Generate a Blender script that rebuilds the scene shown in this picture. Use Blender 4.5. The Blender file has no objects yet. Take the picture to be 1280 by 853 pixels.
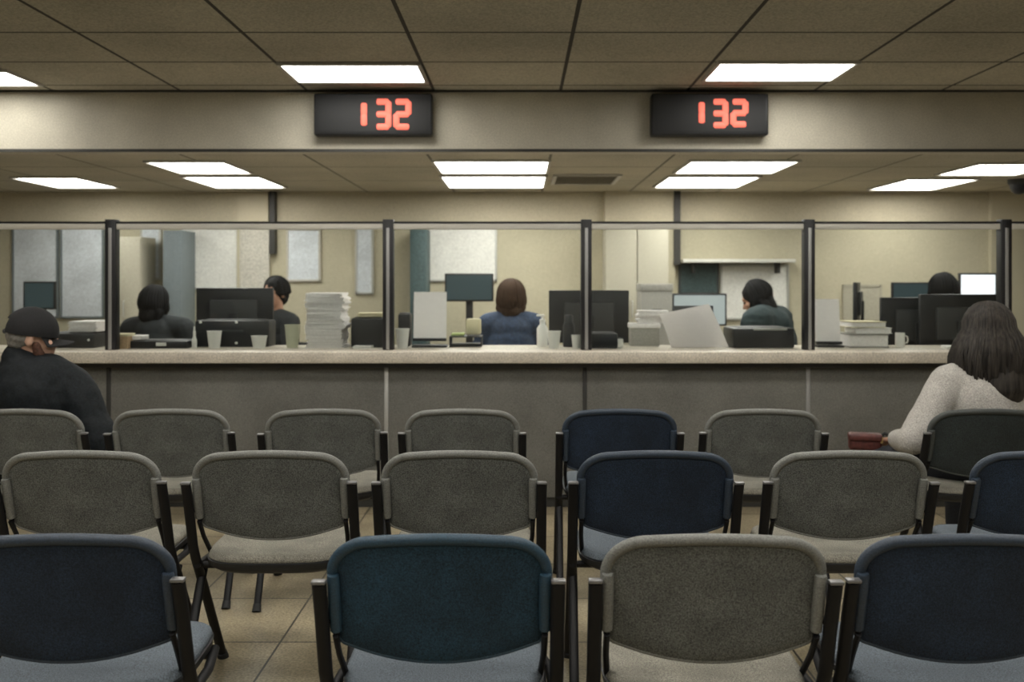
import bpy, bmesh, math, random
from mathutils import Vector, Matrix, Euler
random.seed(7)
PI = math.pi
F = 1150.0          # focal length in pixels of the 1280x853 frame
CX, CY = 650.0, 352.0   # vanishing point / horizon
EYE = 1.31
scene = bpy.context.scene
col = scene.collection

def X(px, D): return (px - CX) * D / F
def Z(py, D): return EYE - (py - CY) * D / F

# ------------------------------------------------------------------ materials
def mat(name, rgb, rough=0.6, metal=0.0, speck=0.0, sscale=300.0, bump=0.0, bscale=None, big=0.0, bigscale=3.0,
        emit=0.0, ecol=None, spec=0.5, sheen=0.0, stretch=None):
    m = bpy.data.materials.new(name); m.use_nodes = True
    nt = m.node_tree; n = nt.nodes; l = nt.links
    p = n['Principled BSDF']
    p.inputs['Base Color'].default_value = (*rgb, 1)
    p.inputs['Roughness'].default_value = rough
    p.inputs['Metallic'].default_value = metal
    p.inputs['Specular IOR Level'].default_value = spec
    if sheen:
        p.inputs['Sheen Weight'].default_value = sheen
    tc = n.new('ShaderNodeTexCoord'); mp = n.new('ShaderNodeMapping')
    l.new(tc.outputs['Object'], mp.inputs['Vector'])
    if stretch: mp.inputs['Scale'].default_value = stretch
    src = None
    if speck or big:
        prev = None
        for amt, sc, det in ((speck, sscale, 2.0), (big, bigscale, 5.0)):
            if not amt: continue
            nz = n.new('ShaderNodeTexNoise'); nz.inputs['Scale'].default_value = sc; nz.inputs['Detail'].default_value = det
            l.new(mp.outputs['Vector'], nz.inputs['Vector'])
            mr = n.new('ShaderNodeMapRange'); mr.inputs['From Min'].default_value = .3; mr.inputs['From Max'].default_value = .7
            mr.inputs['To Min'].default_value = 1 - amt; mr.inputs['To Max'].default_value = 1 + amt
            l.new(nz.outputs['Fac'], mr.inputs['Value'])
            mx = n.new('ShaderNodeVectorMath'); mx.operation = 'SCALE'
            if prev is None: mx.inputs[0].default_value = rgb
            else: l.new(prev, mx.inputs[0])
            l.new(mr.outputs['Result'], mx.inputs['Scale'])
            prev = mx.outputs['Vector']
        l.new(prev, p.inputs['Base Color'])
    if bump:
        nz = n.new('ShaderNodeTexNoise'); nz.inputs['Scale'].default_value = bscale or sscale; nz.inputs['Detail'].default_value = 3
        l.new(mp.outputs['Vector'], nz.inputs['Vector'])
        bp = n.new('ShaderNodeBump'); bp.inputs['Strength'].default_value = bump; bp.inputs['Distance'].default_value = .004
        l.new(nz.outputs['Fac'], bp.inputs['Height']); l.new(bp.outputs['Normal'], p.inputs['Normal'])
    if emit:
        p.inputs['Emission Color'].default_value = (*(ecol or rgb), 1)
        p.inputs['Emission Strength'].default_value = emit
    return m

def grid_mat(name, rgb, line, sx, sy, ox, oy, w, rough=.8, speck=.2, sscale=120, big=.15, bigscale=1.2, bump=.2, spec=.4):
    """tiles of sx by sy in object x,y with joint lines of width w"""
    m = mat(name, rgb, rough, speck=speck, sscale=sscale, big=big, bigscale=bigscale, spec=spec)
    nt = m.node_tree; n = nt.nodes; l = nt.links; p = n['Principled BSDF']
    base = p.inputs['Base Color'].links[0].from_socket
    tc = n.new('ShaderNodeTexCoord'); sep = n.new('ShaderNodeSeparateXYZ'); l.new(tc.outputs['Object'], sep.inputs[0])
    outs = []
    for ax, s, o in (('X', sx, ox), ('Y', sy, oy)):
        a = n.new('ShaderNodeMath'); a.operation = 'SUBTRACT'; l.new(sep.outputs[ax], a.inputs[0]); a.inputs[1].default_value = o
        b = n.new('ShaderNodeMath'); b.operation = 'PINGPONG'; l.new(a.outputs[0], b.inputs[0]); b.inputs[1].default_value = s / 2
        c = n.new('ShaderNodeMath'); c.operation = 'LESS_THAN'; l.new(b.outputs[0], c.inputs[0]); c.inputs[1].default_value = w / 2
        outs.append(c.outputs[0])
    mx = n.new('ShaderNodeMath'); mx.operation = 'MAXIMUM'; l.new(outs[0], mx.inputs[0]); l.new(outs[1], mx.inputs[1])
    mix = n.new('ShaderNodeMix'); mix.data_type = 'RGBA'
    l.new(mx.outputs[0], mix.inputs['Factor']); l.new(base, mix.inputs['A']); mix.inputs['B'].default_value = (*line, 1)
    l.new(mix.outputs['Result'], p.inputs['Base Color'])
    return m

def paper_mat(name, rgb, scale):
    """white paper with faint rows of illegible grey print"""
    m = mat(name, rgb, .85); nt = m.node_tree; n = nt.nodes; l = nt.links; p = n['Principled BSDF']
    tc = n.new('ShaderNodeTexCoord'); sep = n.new('ShaderNodeSeparateXYZ'); l.new(tc.outputs['Object'], sep.inputs[0])
    a = n.new('ShaderNodeMath'); a.operation = 'PINGPONG'; l.new(sep.outputs['Z'], a.inputs[0]); a.inputs[1].default_value = scale
    b = n.new('ShaderNodeMath'); b.operation = 'LESS_THAN'; l.new(a.outputs[0], b.inputs[0]); b.inputs[1].default_value = scale * .35
    mp = n.new('ShaderNodeMapping'); mp.inputs['Scale'].default_value = (150, 1, 40); l.new(tc.outputs['Object'], mp.inputs['Vector'])
    nz = n.new('ShaderNodeTexNoise'); nz.inputs['Scale'].default_value = 1; l.new(mp.outputs['Vector'], nz.inputs['Vector'])
    c = n.new('ShaderNodeMath'); c.operation = 'GREATER_THAN'; l.new(nz.outputs['Fac'], c.inputs[0]); c.inputs[1].default_value = .42
    d = n.new('ShaderNodeMath'); d.operation = 'MULTIPLY'; l.new(b.outputs[0], d.inputs[0]); l.new(c.outputs[0], d.inputs[1])
    e = n.new('ShaderNodeMath'); e.operation = 'MULTIPLY'; l.new(d.outputs[0], e.inputs[0]); e.inputs[1].default_value = .25
    mix = n.new('ShaderNodeMix'); mix.data_type = 'RGBA'; l.new(e.outputs[0], mix.inputs['Factor'])
    mix.inputs['A'].default_value = (*rgb, 1); mix.inputs['B'].default_value = (.2, .2, .21, 1)
    l.new(mix.outputs['Result'], p.inputs['Base Color'])
    return m

def glass_mat():
    m = bpy.data.materials.new('pane_glass'); m.use_nodes = True
    nt = m.node_tree; n = nt.nodes; l = nt.links
    n.remove(n['Principled BSDF'])
    t = n.new('ShaderNodeBsdfTransparent'); t.inputs[0].default_value = (.93, .95, .94, 1)
    g = n.new('ShaderNodeBsdfGlossy'); g.inputs['Roughness'].default_value = .06
    fr = n.new('ShaderNodeFresnel'); fr.inputs['IOR'].default_value = 1.45
    mx = n.new('ShaderNodeMixShader'); l.new(fr.outputs[0], mx.inputs[0]); l.new(t.outputs[0], mx.inputs[1]); l.new(g.outputs[0], mx.inputs[2])
    l.new(mx.outputs[0], n['Material Output'].inputs['Surface'])
    return m

M = {}
M['floor'] = grid_mat('floor_tile', (.29, .245, .16), (.05, .044, .034), .46, .46, .05, .12, .008, rough=.4, speck=.35, sscale=110, big=.4, bigscale=3.2)
M['ceil'] = grid_mat('ceiling_tile', (.46, .43, .345), (.07, .065, .055), .8, .6, -.544, .25, .02, rough=.95, speck=.22, sscale=90)
M['ceil2'] = grid_mat('ceiling_tile_rear', (.46, .43, .34), (.16, .15, .12), .8, .9, -.6, .3, .018, rough=.95, speck=.22, sscale=90)
M['soffit'] = mat('plaster_bulkhead', (.53, .50, .41), .9, speck=.26, sscale=170, big=.14, bigscale=2.5)
M['wall'] = mat('plaster_cream', (.53, .485, .36), .9, speck=.16, sscale=190, big=.08, bigscale=1.5)
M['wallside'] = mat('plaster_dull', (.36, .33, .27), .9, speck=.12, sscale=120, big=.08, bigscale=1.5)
M['trimdark'] = mat('dark_trim', (.035, .034, .03), .6)
M['lightframe'] = mat('light_frame', (.5, .49, .45), .5)
M['diffuser'] = mat('light_diffuser', (.9, .9, .88), .6, emit=9.0, ecol=(1.0, .965, .90))
M['blackplastic'] = mat('black_plastic', (.012, .013, .015), .45, speck=.2, sscale=200)
M['blackmatte'] = mat('black_matte', (.016, .017, .018), .7)
M['darkgrey'] = mat('dark_grey_plastic', (.04, .042, .043), .55)
M['led'] = mat('led_red', (.5, .08, .05), .5, emit=.8, ecol=(1.0, .17, .11))
M['gunmetal'] = mat('black_metal', (.006, .006, .007), .5, spec=.3)
M['capmetal'] = mat('steel_cap', (.22, .22, .22), .35, metal=.6)
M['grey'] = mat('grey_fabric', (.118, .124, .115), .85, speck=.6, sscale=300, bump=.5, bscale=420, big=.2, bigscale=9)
M['greyrim'] = mat('grey_edging_lit', (.168, .171, .156), .55, speck=.3, sscale=300, bump=.2)  # top light on the rim put into a colour paler than the fabric
M['greyseat_lit'] = mat('grey_seat_toplit', (.20, .19, .155), .85, speck=.5, sscale=300, bump=.4, big=.2, bigscale=9)  # same fabric as the back; light from above put into this paler colour
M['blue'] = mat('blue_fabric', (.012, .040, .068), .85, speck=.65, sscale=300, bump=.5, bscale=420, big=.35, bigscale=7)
M['bluerim'] = mat('blue_edging_lit', (.019, .049, .078), .5, speck=.3, sscale=300, bump=.2)  # blue rim lightened a little for the light on its top edge
M['blueseat_lit'] = mat('blue_seat_toplit', (.09, .11, .13), .85, speck=.5, sscale=300, bump=.4)  # blue fabric made paler to carry the overhead light on the seats
M['navy'] = mat('dark_blue_fabric', (.0115, .023, .045), .85, speck=.65, sscale=300, bump=.5, bscale=420, big=.35, bigscale=7)
M['navyrim'] = mat('dark_blue_edging_lit', (.027, .041, .062), .5, speck=.3, sscale=300, bump=.2)  # dark blue rim paler, with light from above in the colour
M['slate'] = mat('slate_fabric', (.026, .034, .034), .85, speck=.6, sscale=300, bump=.5, bscale=420, big=.25, bigscale=7)
M['slaterim'] = mat('slate_edging_lit', (.05, .056, .053), .6, speck=.3, sscale=420, bump=.2)  # slate rim colour lightened likewise for top light
M['panel'] = mat('counter_laminate', (.165, .162, .142), .75, speck=.35, sscale=210, big=.2, bigscale=3)
M['worktop'] = mat('worktop_laminate', (.66, .60, .50), .45, speck=.25, sscale=110, big=.12, bigscale=6)
M['alu'] = mat('aluminium', (.55, .55, .52), .4, metal=.5)
M['rail'] = mat('rail_pale', (.78, .76, .68), .5)
M['post'] = mat('post_black', (.014, .014, .016), .45)
M['poststrip'] = mat('post_strip', (.38, .38, .37), .4, metal=.3)
M['glass'] = glass_mat()
M['white'] = mat('white_plastic', (.84, .83, .79), .5)
M['whitelam'] = mat('white_laminate', (.66, .65, .60), .5, speck=.08, sscale=60)
M['paper'] = mat('paper_white', (.86, .83, .81), .9, speck=.1, sscale=120)
M['paperp'] = paper_mat('paper_print', (.90, .86, .84), .0055)
M['card'] = mat('cardboard', (.47, .33, .2), .9, speck=.2, sscale=120)
M['cream'] = mat('cream_card', (.68, .62, .42), .8)
M['green'] = mat('green_paper', (.42, .50, .2), .8)
M['cupgreen'] = mat('pale_green_cup', (.55, .56, .42), .6)
M['greybox'] = mat('grey_board', (.35, .34, .31), .8, speck=.15, sscale=100)
M['board'] = mat('whiteboard', (.82, .81, .77), .4, speck=.12, sscale=70, big=.08, bigscale=3)
M['boardcool'] = mat('whiteboard_cool', (.68, .72, .77), .5, speck=.2, sscale=120, big=.15, bigscale=4)
M['bluegrey'] = mat('blue_grey_steel', (.17, .20, .215), .6, speck=.1, sscale=80)
M['cabinet'] = mat('pale_cabinet', (.46, .43, .345), .7, speck=.1, sscale=80)
M['teal'] = mat('dark_teal', (.05, .085, .09), .6, speck=.3, sscale=60)
M['screenteal'] = mat('screen_dark', (.02, .03, .033), .3, emit=.045, ecol=(.4, .65, .7))
M['screenlit'] = mat('screen_lit', (.5, .5, .52), .3, emit=1.1, ecol=(.86, .88, .95))
M['screengrey'] = mat('screen_grey', (.2, .22, .22), .3, emit=.28, ecol=(.8, .9, .9))
M['partition'] = mat('partition_grey', (.55, .52, .46), .85, speck=.2, sscale=70)
M['desk'] = mat('desk_laminate', (.33, .28, .2), .5, speck=.1, sscale=50)
M['skin'] = mat('skin', (.50, .27, .18), .55, speck=.06, sscale=60)
M['skinp'] = mat('skin_pale', (.58, .36, .26), .55, speck=.06, sscale=60)
M['eye'] = mat('eye', (.03, .025, .02), .2)
M['hairbrown'] = mat('hair_dark_brown', (.031, .026, .021), .6, spec=.35, speck=.75, sscale=11, stretch=(7, 7, .5))
M['hairmid'] = mat('hair_brown', (.055, .032, .02), .75, spec=.2, speck=.5, sscale=40, stretch=(6, 6, .6))
M['hairblack'] = mat('hair_black', (.010, .010, .011), .75, spec=.2, speck=.4, sscale=40, stretch=(6, 6, .6))
M['hairgrey'] = mat('hair_grey', (.22, .21, .19), .85, speck=.3, sscale=90)
M['beard'] = mat('beard_reddish', (.10, .045, .028), .8, speck=.4, sscale=150)
M['jacket'] = mat('jacket_black', (.006, .0085, .0105), .75, speck=.5, sscale=120, bump=.8, bscale=22, spec=.3)
M['jeans'] = mat('dark_trousers', (.02, .022, .028), .8, speck=.3, sscale=200)
M['capcloth'] = mat('cap_black', (.008, .008, .009), .85, speck=.3, sscale=200)
M['sweater'] = mat('sweater_off_white', (.43, .41, .375), .95, speck=.3, sscale=200, bump=.8, bscale=160)
M['topnavy'] = mat('top_navy', (.03, .05, .095), .85, speck=.4, sscale=70, bump=.4, bscale=25)
M['topteal'] = mat('top_dark_teal', (.016, .032, .036), .85, speck=.3, sscale=120, bump=.4, bscale=25)
M['topdark'] = mat('top_charcoal', (.014, .018, .021), .85, speck=.3, sscale=120, bump=.4, bscale=25)
M['shoe'] = mat('shoe_black', (.015, .014, .013), .5)
M['maroon'] = mat('maroon_leather', (.085, .022, .018), .5, speck=.3, sscale=60, bump=.3, bscale=90)
M['brass'] = mat('brass', (.7, .5, .22), .3, metal=.9)

# ------------------------------------------------------------------ mesh helpers
class MB:
    def __init__(s): s.bm = bmesh.new()
    def box(s, c, size, rot=None, bev=0.0, seg=2):
        r = bmesh.ops.create_cube(s.bm, size=1.0)
        vs = r['verts']
        mtx = Matrix.Translation(Vector(c)) @ (rot.to_4x4() if rot is not None else Matrix.Identity(4)) @ Matrix.Diagonal((*size, 1))
        bmesh.ops.transform(s.bm, matrix=mtx, verts=vs)
        if bev:
            es = list({e for v in vs for e in v.link_edges})
            bmesh.ops.bevel(s.bm, geom=es, offset=bev, segments=seg, profile=.5, affect='EDGES', clamp_overlap=True)
        return s
    def span(s, x0, x1, y0, y1, z0, z1, bev=0.0, seg=2):
        return s.box(((x0+x1)/2, (y0+y1)/2, (z0+z1)/2), (abs(x1-x0), abs(y1-y0), abs(z1-z0)), bev=bev, seg=seg)
    def cone(s, p0, p1, r0, r1, n=12, caps=True):
        p0, p1 = Vector(p0), Vector(p1); d = p1 - p0
        if d.length < 1e-6: return s
        q = d.to_track_quat('Z', 'Y')
        a = [s.bm.verts.new(p0 + q @ Vector((r0*math.cos(t), r0*math.sin(t), 0))) for t in [2*PI*i/n for i in range(n)]]
        b = [s.bm.verts.new(p1 + q @ Vector((r1*math.cos(t), r1*math.sin(t), 0))) for t in [2*PI*i/n for i in range(n)]]
        for i in range(n): s.bm.faces.new((a[i], a[(i+1) % n], b[(i+1) % n], b[i]))
        if caps: s.bm.faces.new(a[::-1]); s.bm.faces.new(b)
        return s
    def tube(s, pts, r, n=8, up=None, ry=None, closed=False, radii=None):
        """sweep an ellipse r (side) x ry along pts"""
        pts = [Vector(p) for p in pts]; ry = ry or r; N = len(pts); rings = []
        prev = None
        for i, p in enumerate(pts):
            if closed: d = pts[(i+1) % N] - pts[i-1]
            else: d = pts[min(i+1, N-1)] - pts[max(i-1, 0)]
            d.normalize()
            if up is not None: side = d.cross(Vector(up))
            elif prev is not None: side = prev - d * prev.dot(d)
            else: side = d.cross(Vector((0, 0, 1)))
            if side.length < 1e-4: side = d.cross(Vector((0, 1, 0)))
            side.normalize(); prev = side
            nn = side.cross(d)
            k = radii[i] if radii else 1.0
            rings.append([s.bm.verts.new(p + side*(r*k*math.cos(2*PI*j/n)) + nn*(ry*k*math.sin(2*PI*j/n))) for j in range(n)])
        for i in range(N if closed else N-1):
            a, b = rings[i], rings[(i+1) % N]
            for j in range(n): s.bm.faces.new((a[j], a[(j+1) % n], b[(j+1) % n], b[j]))
        if not closed:
            s.bm.faces.new(rings[0][::-1]); s.bm.faces.new(rings[-1])
        return s
    def lathe(s, c, prof, n=20):
        c = Vector(c); rings = []
        for r, z in prof:
            if r < 1e-5: rings.append([s.bm.verts.new(c + Vector((0, 0, z)))])
            else: rings.append([s.bm.verts.new(c + Vector((r*math.cos(2*PI*j/n), r*math.sin(2*PI*j/n), z))) for j in range(n)])
        for a, b in zip(rings, rings[1:]):
            for j in range(n):
                if len(a) == 1 and len(b) == 1: continue
                if len(a) == 1: s.bm.faces.new((a[0], b[(j+1) % n], b[j]))
                elif len(b) == 1: s.bm.faces.new((a[j], a[(j+1) % n], b[0]))
                else: s.bm.faces.new((a[j], a[(j+1) % n], b[(j+1) % n], b[j]))
        return s
    def ell(s, c, rad, rot=None, sub=3):
        r = bmesh.ops.create_icosphere(s.bm, subdivisions=sub, radius=1.0)
        mtx = Matrix.Translation(Vector(c)) @ (rot.to_4x4() if rot is not None else Matrix.Identity(4)) @ Matrix.Diagonal((*rad, 1))
        bmesh.ops.transform(s.bm, matrix=mtx, verts=r['verts'])
        return s
    def loop_loft(s, loops, cap=True, closed=True):
        rs = [[s.bm.verts.new(p) for p in lp] for lp in loops]
        n = len(rs[0])
        for a, b in zip(rs, rs[1:]):
            for j in range(n): s.bm.faces.new((a[j], a[(j+1) % n], b[(j+1) % n], b[j]))
        if cap:
            for r, rev in ((rs[0], True), (rs[-1], False)):
                c = sum((v.co for v in r), Vector()) / n
                cv = s.bm.verts.new(c)
                for j in range(n):
                    f = (r[(j+1) % n], r[j], cv) if rev else (r[j], r[(j+1) % n], cv)
                    s.bm.faces.new(f)
        return s
    def build(s, name, material, parent=None, smooth=True, angle=40, loc=None):
        bmesh.ops.recalc_face_normals(s.bm, faces=s.bm.faces[:])
        me = bpy.data.meshes.new(name); s.bm.to_mesh(me); s.bm.free()
        return link(name, me, material, parent, smooth, angle, loc)

def link(name, me, material, parent=None, smooth=True, angle=40, loc=None):
    if smooth:
        for p in me.polygons: p.use_smooth = True
        me.set_sharp_from_angle(angle=math.radians(angle))
    me.materials.clear(); me.materials.append(M[material])
    o = bpy.data.objects.new(name, me); col.objects.link(o)
    if parent is not None: o.parent = parent
    if loc is not None: o.location = loc
    return o

def thing(name, label, cat, loc=(0, 0, 0), rz=0.0, group=None):
    o = bpy.data.objects.new(name, None); col.objects.link(o)
    o.empty_display_size = .1
    o.location = loc; o.rotation_euler = (0, 0, rz)
    return tag(o, label, cat, group)
def tag(o, label, cat, group=None):
    o['label'] = label; o['category'] = cat
    if group: o['group'] = group
    return o
def structure(o, label=None):
    o['kind'] = 'structure'
    if label: o['label'] = label
    return o
def dup(root, label, loc, rz=0.0, group=None, sx=1.0):
    r = root.copy(); col.objects.link(r); r.location = loc; r.rotation_euler = (0, 0, rz); r.scale = (sx, 1, 1)
    r['label'] = label
    if group: r['group'] = group
    for ch in list(root.children):
        c = ch.copy(); col.objects.link(c); c.parent = r
        for g in list(ch.children):
            d = g.copy(); col.objects.link(d); d.parent = c
    return r

def blob(name, build, material, parent=None, voxel=.007, smooth=6, angle=180, disp=0.0, dscale=.06):
    """one continuous skin around overlapping closed shapes"""
    mb = MB(); build(mb)
    bmesh.ops.recalc_face_normals(mb.bm, faces=mb.bm.faces[:])
    me = bpy.data.meshes.new('tmp'); mb.bm.to_mesh(me); mb.bm.free()
    o = bpy.data.objects.new('tmp', me); col.objects.link(o)
    rm = o.modifiers.new('r', 'REMESH'); rm.mode = 'VOXEL'; rm.voxel_size = voxel; rm.use_smooth_shade = True
    sm = o.modifiers.new('s', 'SMOOTH'); sm.factor = .5; sm.iterations = smooth
    if disp:
        tx = bpy.data.textures.new('t', 'CLOUDS'); tx.noise_scale = dscale; tx.noise_depth = 2
        dm = o.modifiers.new('d', 'DISPLACE'); dm.texture = tx; dm.strength = disp; dm.mid_level = .5; dm.texture_coords = 'LOCAL'
    dg = bpy.context.evaluated_depsgraph_get(); dg.update()
    new = bpy.data.meshes.new_from_object(o.evaluated_get(dg)); new.name = name
    bpy.data.objects.remove(o); bpy.data.meshes.remove(me)
    return link(name, new, material, parent, True, angle)

# ------------------------------------------------------------------ room
DS = 5.8                                   # bulkhead plane
CEIL = EYE + 239 * DS / F                  # front ceiling
CEIL2 = EYE + 163 * DS / F                 # lower ceiling over the office
WB = 8.45                                  # back wall
XL, XR, YB = -5.2, 5.2, -2.6
def slab(name, x0, x1, y0, y1, z0, z1, m): return structure(MB().span(x0, x1, y0, y1, z0, z1).build(name, m, smooth=False))
slab('floor', XL, XR, YB, WB, -.1, 0, 'floor')
slab('ceiling', XL, XR, YB, DS+.1, CEIL, CEIL+.1, 'ceil')
slab('ceiling_rear', XL, XR, DS+.1, WB, CEIL2, CEIL2+.1, 'ceil2')
slab('wall_bulkhead', XL, XR, DS, DS+.1, CEIL2-.006, CEIL, 'soffit')
slab('trim_1', XL, XR, DS-.012, DS, CEIL2-.006, CEIL2+.012, 'trimdark')
slab('trim_2', XL, XR, DS-.015, DS, CEIL-.012, CEIL, 'trimdark')
slab('wall_left', XL-.1, XL, YB, WB, 0, CEIL, 'wallside')
slab('wall_right', XR, XR+.1, YB, WB, 0, CEIL, 'wallside')
slab('wall_back', XL, XR, WB, WB+.1, 0, CEIL2+.1, 'wall')
slab('wall_front', XL, XR, YB-.1, YB, 0, CEIL, 'wallside')
slab('baseboard_back', XL, XR, WB-.015, WB, 0, .1, 'trimdark')
slab('baseboard_left', XL, XL+.015, YB, WB-.015, 0, .1, 'trimdark')
slab('baseboard_right', XR-.015, XR, YB, WB-.015, 0, .1, 'trimdark')
# shallow pilasters and dark upright strips on the back wall
slab('wall_back_pilaster', X(298, WB), X(337, WB), WB-.05, WB, 0.0, CEIL2, 'wall')
slab('wall_back_pier', X(755, WB), X(842, WB), WB-.08, WB, 0.0, CEIL2, 'wall')
slab('trim_3', X(337.5, 8.38), X(344, 8.38), WB-.09, WB, 1.56, CEIL2, 'trimdark')
slab('trim_4', X(842.5, 8.35), X(850.5, 8.35), WB-.11, WB, 1.46, CEIL2, 'trimdark')
slab('wall_back_return', X(1236, WB), XR, WB-.05, WB, 0.0, CEIL2, 'wall')

# ------------------------------------------------------------------ ceiling lights
def ceiling_light(x0, x1, y0, y1, zc, label, group):
    cx, cy = (x0+x1)/2, (y0+y1)/2; w, d = x1-x0, y1-y0
    t = thing('ceiling_light', label, 'ceiling light', (cx, cy, zc), 0, group)
    f = MB(); k = .02
    f.box((0, -d/2+k/2, -.008), (w, k, .016)); f.box((0, d/2-k/2, -.008), (w, k, .016))
    f.box((-w/2+k/2, 0, -.008), (k, d-2*k, .016)); f.box((w/2-k/2, 0, -.008), (k, d-2*k, .016))
    f.build('frame', 'lightframe', t, smooth=False)
    MB().box((0, 0, -.005), (w-2*k, d-2*k, .009)).build('diffuser', 'diffuser', t, smooth=False)
    return t
GF, GR = 'lights in the front ceiling', 'lights in the lower ceiling behind the glass'
ceiling_light(-1.34, -.55, 5.06, 5.52, CEIL, 'lit ceiling panel above the left number display', GF)
ceiling_light(1.08, 1.86, 5.02, 5.48, CEIL, 'lit ceiling panel above the right number display', GF)
ceiling_light(-3.75, -2.91, 5.22, 5.62, CEIL, 'lit ceiling panel at the far left, tucked against the bulkhead', GF)
for y0 in (3.35, 2.1, .85, -.6):  # out-of-view panels added to brighten the chairs and bulkhead
    for x0 in (-2.94, -1.34, .26, 1.86):
        ceiling_light(x0, x0+.8, y0, y0+.46, CEIL, 'unseen ceiling panel added to light the rows of waiting chairs', 'unseen lights added over the waiting chairs')
rear = [(-2.56, -2.0, 6.24, 6.92, 'lower ceiling light left of centre, the one nearer the bulkhead'),
        (-2.64, -2.01, 7.13, 7.97, 'lower ceiling light left of centre, the one nearer the back wall'),
        (-4.0, -3.46, 7.2, 7.97, 'lower ceiling light at the far left above the bluish boards'),
        (-.6, .21, 6.2, 6.9, 'middle lower ceiling light, the one nearer the bulkhead'),
        (-.625, .215, 7.1, 7.95, 'middle lower ceiling light, the one nearer the back wall'),
        (1.143, 1.9, 6.2, 6.9, 'lower ceiling light right of the vent, the one nearer the bulkhead'),
        (1.143, 1.88, 7.13, 7.95, 'lower ceiling light right of the vent, the one nearer the back wall'),
        (3.16, 3.78, 6.35, 7.02, 'lower ceiling light at the far right, the one nearer the bulkhead'),
        (3.07, 3.66, 7.3, 8.15, 'lower ceiling light at the far right, the one nearer the back wall')]
for x0, x1, y0, y1, lb in rear: ceiling_light(x0, x1, y0, y1, CEIL2, lb, GR)
# vent
v = thing('ceiling_vent', 'slatted air vent in the lower ceiling beside the middle light', 'vent', (.52, 7.35, CEIL2))
f = MB(); w, d = .50, .62
for sx, sy, px_, py_ in ((w, .03, 0, -d/2), (w, .03, 0, d/2), (.03, d, -w/2, 0), (.03, d, w/2, 0)): f.box((px_, py_, -.008), (sx, sy, .016))
f.build('frame', 'lightframe', v, smooth=False)
MB().box((0, 0, -.002), (w-.02, d-.02, .004)).build('backing', 'blackmatte', v, smooth=False)
s_ = MB()
for i in range(7): s_.box((0, -.24+i*.08, -.01), (w-.04, .025, .004), Euler((.5, 0, 0)).to_matrix())
s_.build('louvre', 'cabinet', v, smooth=False)
# dome camera under the lower ceiling, right edge
d_ = thing('dome_camera', 'small black dome camera under the lower ceiling at the right edge', 'camera', (X(1274, 7.4), 7.4, CEIL2))
MB().lathe((0, 0, 0), [(0, 0), (.085, 0), (.085, -.03), (.075, -.045), (0, -.045)], 24).build('mount', 'darkgrey', d_)
MB().lathe((0, 0, -.04), [(.072, 0), (.07, -.03), (.055, -.06), (.03, -.078), (0, -.083)], 24).build('dome', 'blackplastic', d_)

# ------------------------------------------------------------------ number displays  "132"
SEG = {'1': 'bc', '3': 'abcdg', '2': 'abged'}
def number_display(px0, px1, digs, label):
    D = DS - .09
    xc = X((px0+px1)/2, D); w = (px1-px0)*D/F
    z0, z1 = Z(169, D), Z(116.5, D); h = z1-z0
    t = thing('number_display', label, 'number display', (xc, DS, (z0+z1)/2), 0, 'red number displays on the bulkhead')
    MB().box((0, -.045, 0), (w, .09, h), bev=.012, seg=3).build('case', 'blackplastic', t)
    MB().box((0, -.091, 0), (w-.04, .004, h-.04), bev=.001).build('display_face', 'blackmatte', t)
    for ch, a, b, ya, yb in digs:
        x0, x1 = X(a, D)-xc, X(b, D)-xc
        zt, zb = Z(ya, D)-(z0+z1)/2, Z(yb, D)-(z0+z1)/2
        r = .022; m = MB(); y = -.094
        if ch == '1': xa = xb = (x0+x1)/2
        else: xa, xb = x0+r, x1-r
        zt -= r; zb += r; zm = (zt+zb)/2; g = .004
        S = {'a': ((xa+g, zt), (xb-g, zt)), 'g': ((xa+g, zm), (xb-g, zm)), 'd': ((xa+g, zb), (xb-g, zb)),
             'b': ((xb, zt-g), (xb, zm+g)), 'c': ((xb, zm-g), (xb, zb+g)), 'f': ((xa, zt-g), (xa, zm+g)), 'e': ((xa, zm-g), (xa, zb+g))}
        for k in SEG[ch]:
            (ax, az), (bx, bz) = S[k]
            m.tube([(ax-(bx-ax)*.12, y, az-(bz-az)*.12), (ax, y, az), (bx, y, bz), (bx+(bx-ax)*.12, y, bz+(bz-az)*.12)], r*.86, 10, up=(0, 1, 0), ry=.004, radii=[.55, 1, 1, .55])
        m.build('digit', 'led', t)
number_display(392, 540, [('1', 446, 464, 125, 161), ('3', 467, 490, 123, 163), ('2', 491, 515, 123, 163)], 'black number display with red digits, the left one on the bulkhead')
number_display(814.5, 961, [('1', 868, 886, 124, 158), ('3', 888, 911, 123, 161), ('2', 912, 936, 123, 160)], 'black number display with red digits, the right one on the bulkhead')

# ------------------------------------------------------------------ service counter and glass screen
CT = .912; CD = 5.2; GD = 5.36
posts = [-209, 138, 485, 733, 1012, 1258, 1510]
sc_ = thing('service_counter', 'long service counter with pale worktop and dull grey panelled front', 'counter', (0, CD, 0))
MB().span(-4.9, 4.9, 0, .56, CT-.066, CT, bev=.008).build('worktop', 'worktop', sc_)
MB().span(-4.9, 4.9, .06, .50, CT-.095, CT-.066).build('underside', 'trimdark', sc_, smooth=False)
px_edges = [X(p-2, CD+.12) for p in posts]
edges = [-4.9] + px_edges + [4.9]
for a, b in zip(edges, edges[1:]):
    if b - a < .05: continue
    MB().span(a+.004, b-.004, .12, .15, .06, CT-.09, bev=.002).build('front_panel', 'panel', sc_)
for e in px_edges: MB().span(e-.012, e+.012, .112, .124, .06, CT-.1, bev=.003).build('joint_strip', 'alu' if abs(e-px_edges[2]) < .01 else ('poststrip' if abs(e-px_edges[4]) < .01 else 'trimdark'), sc_)
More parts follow.
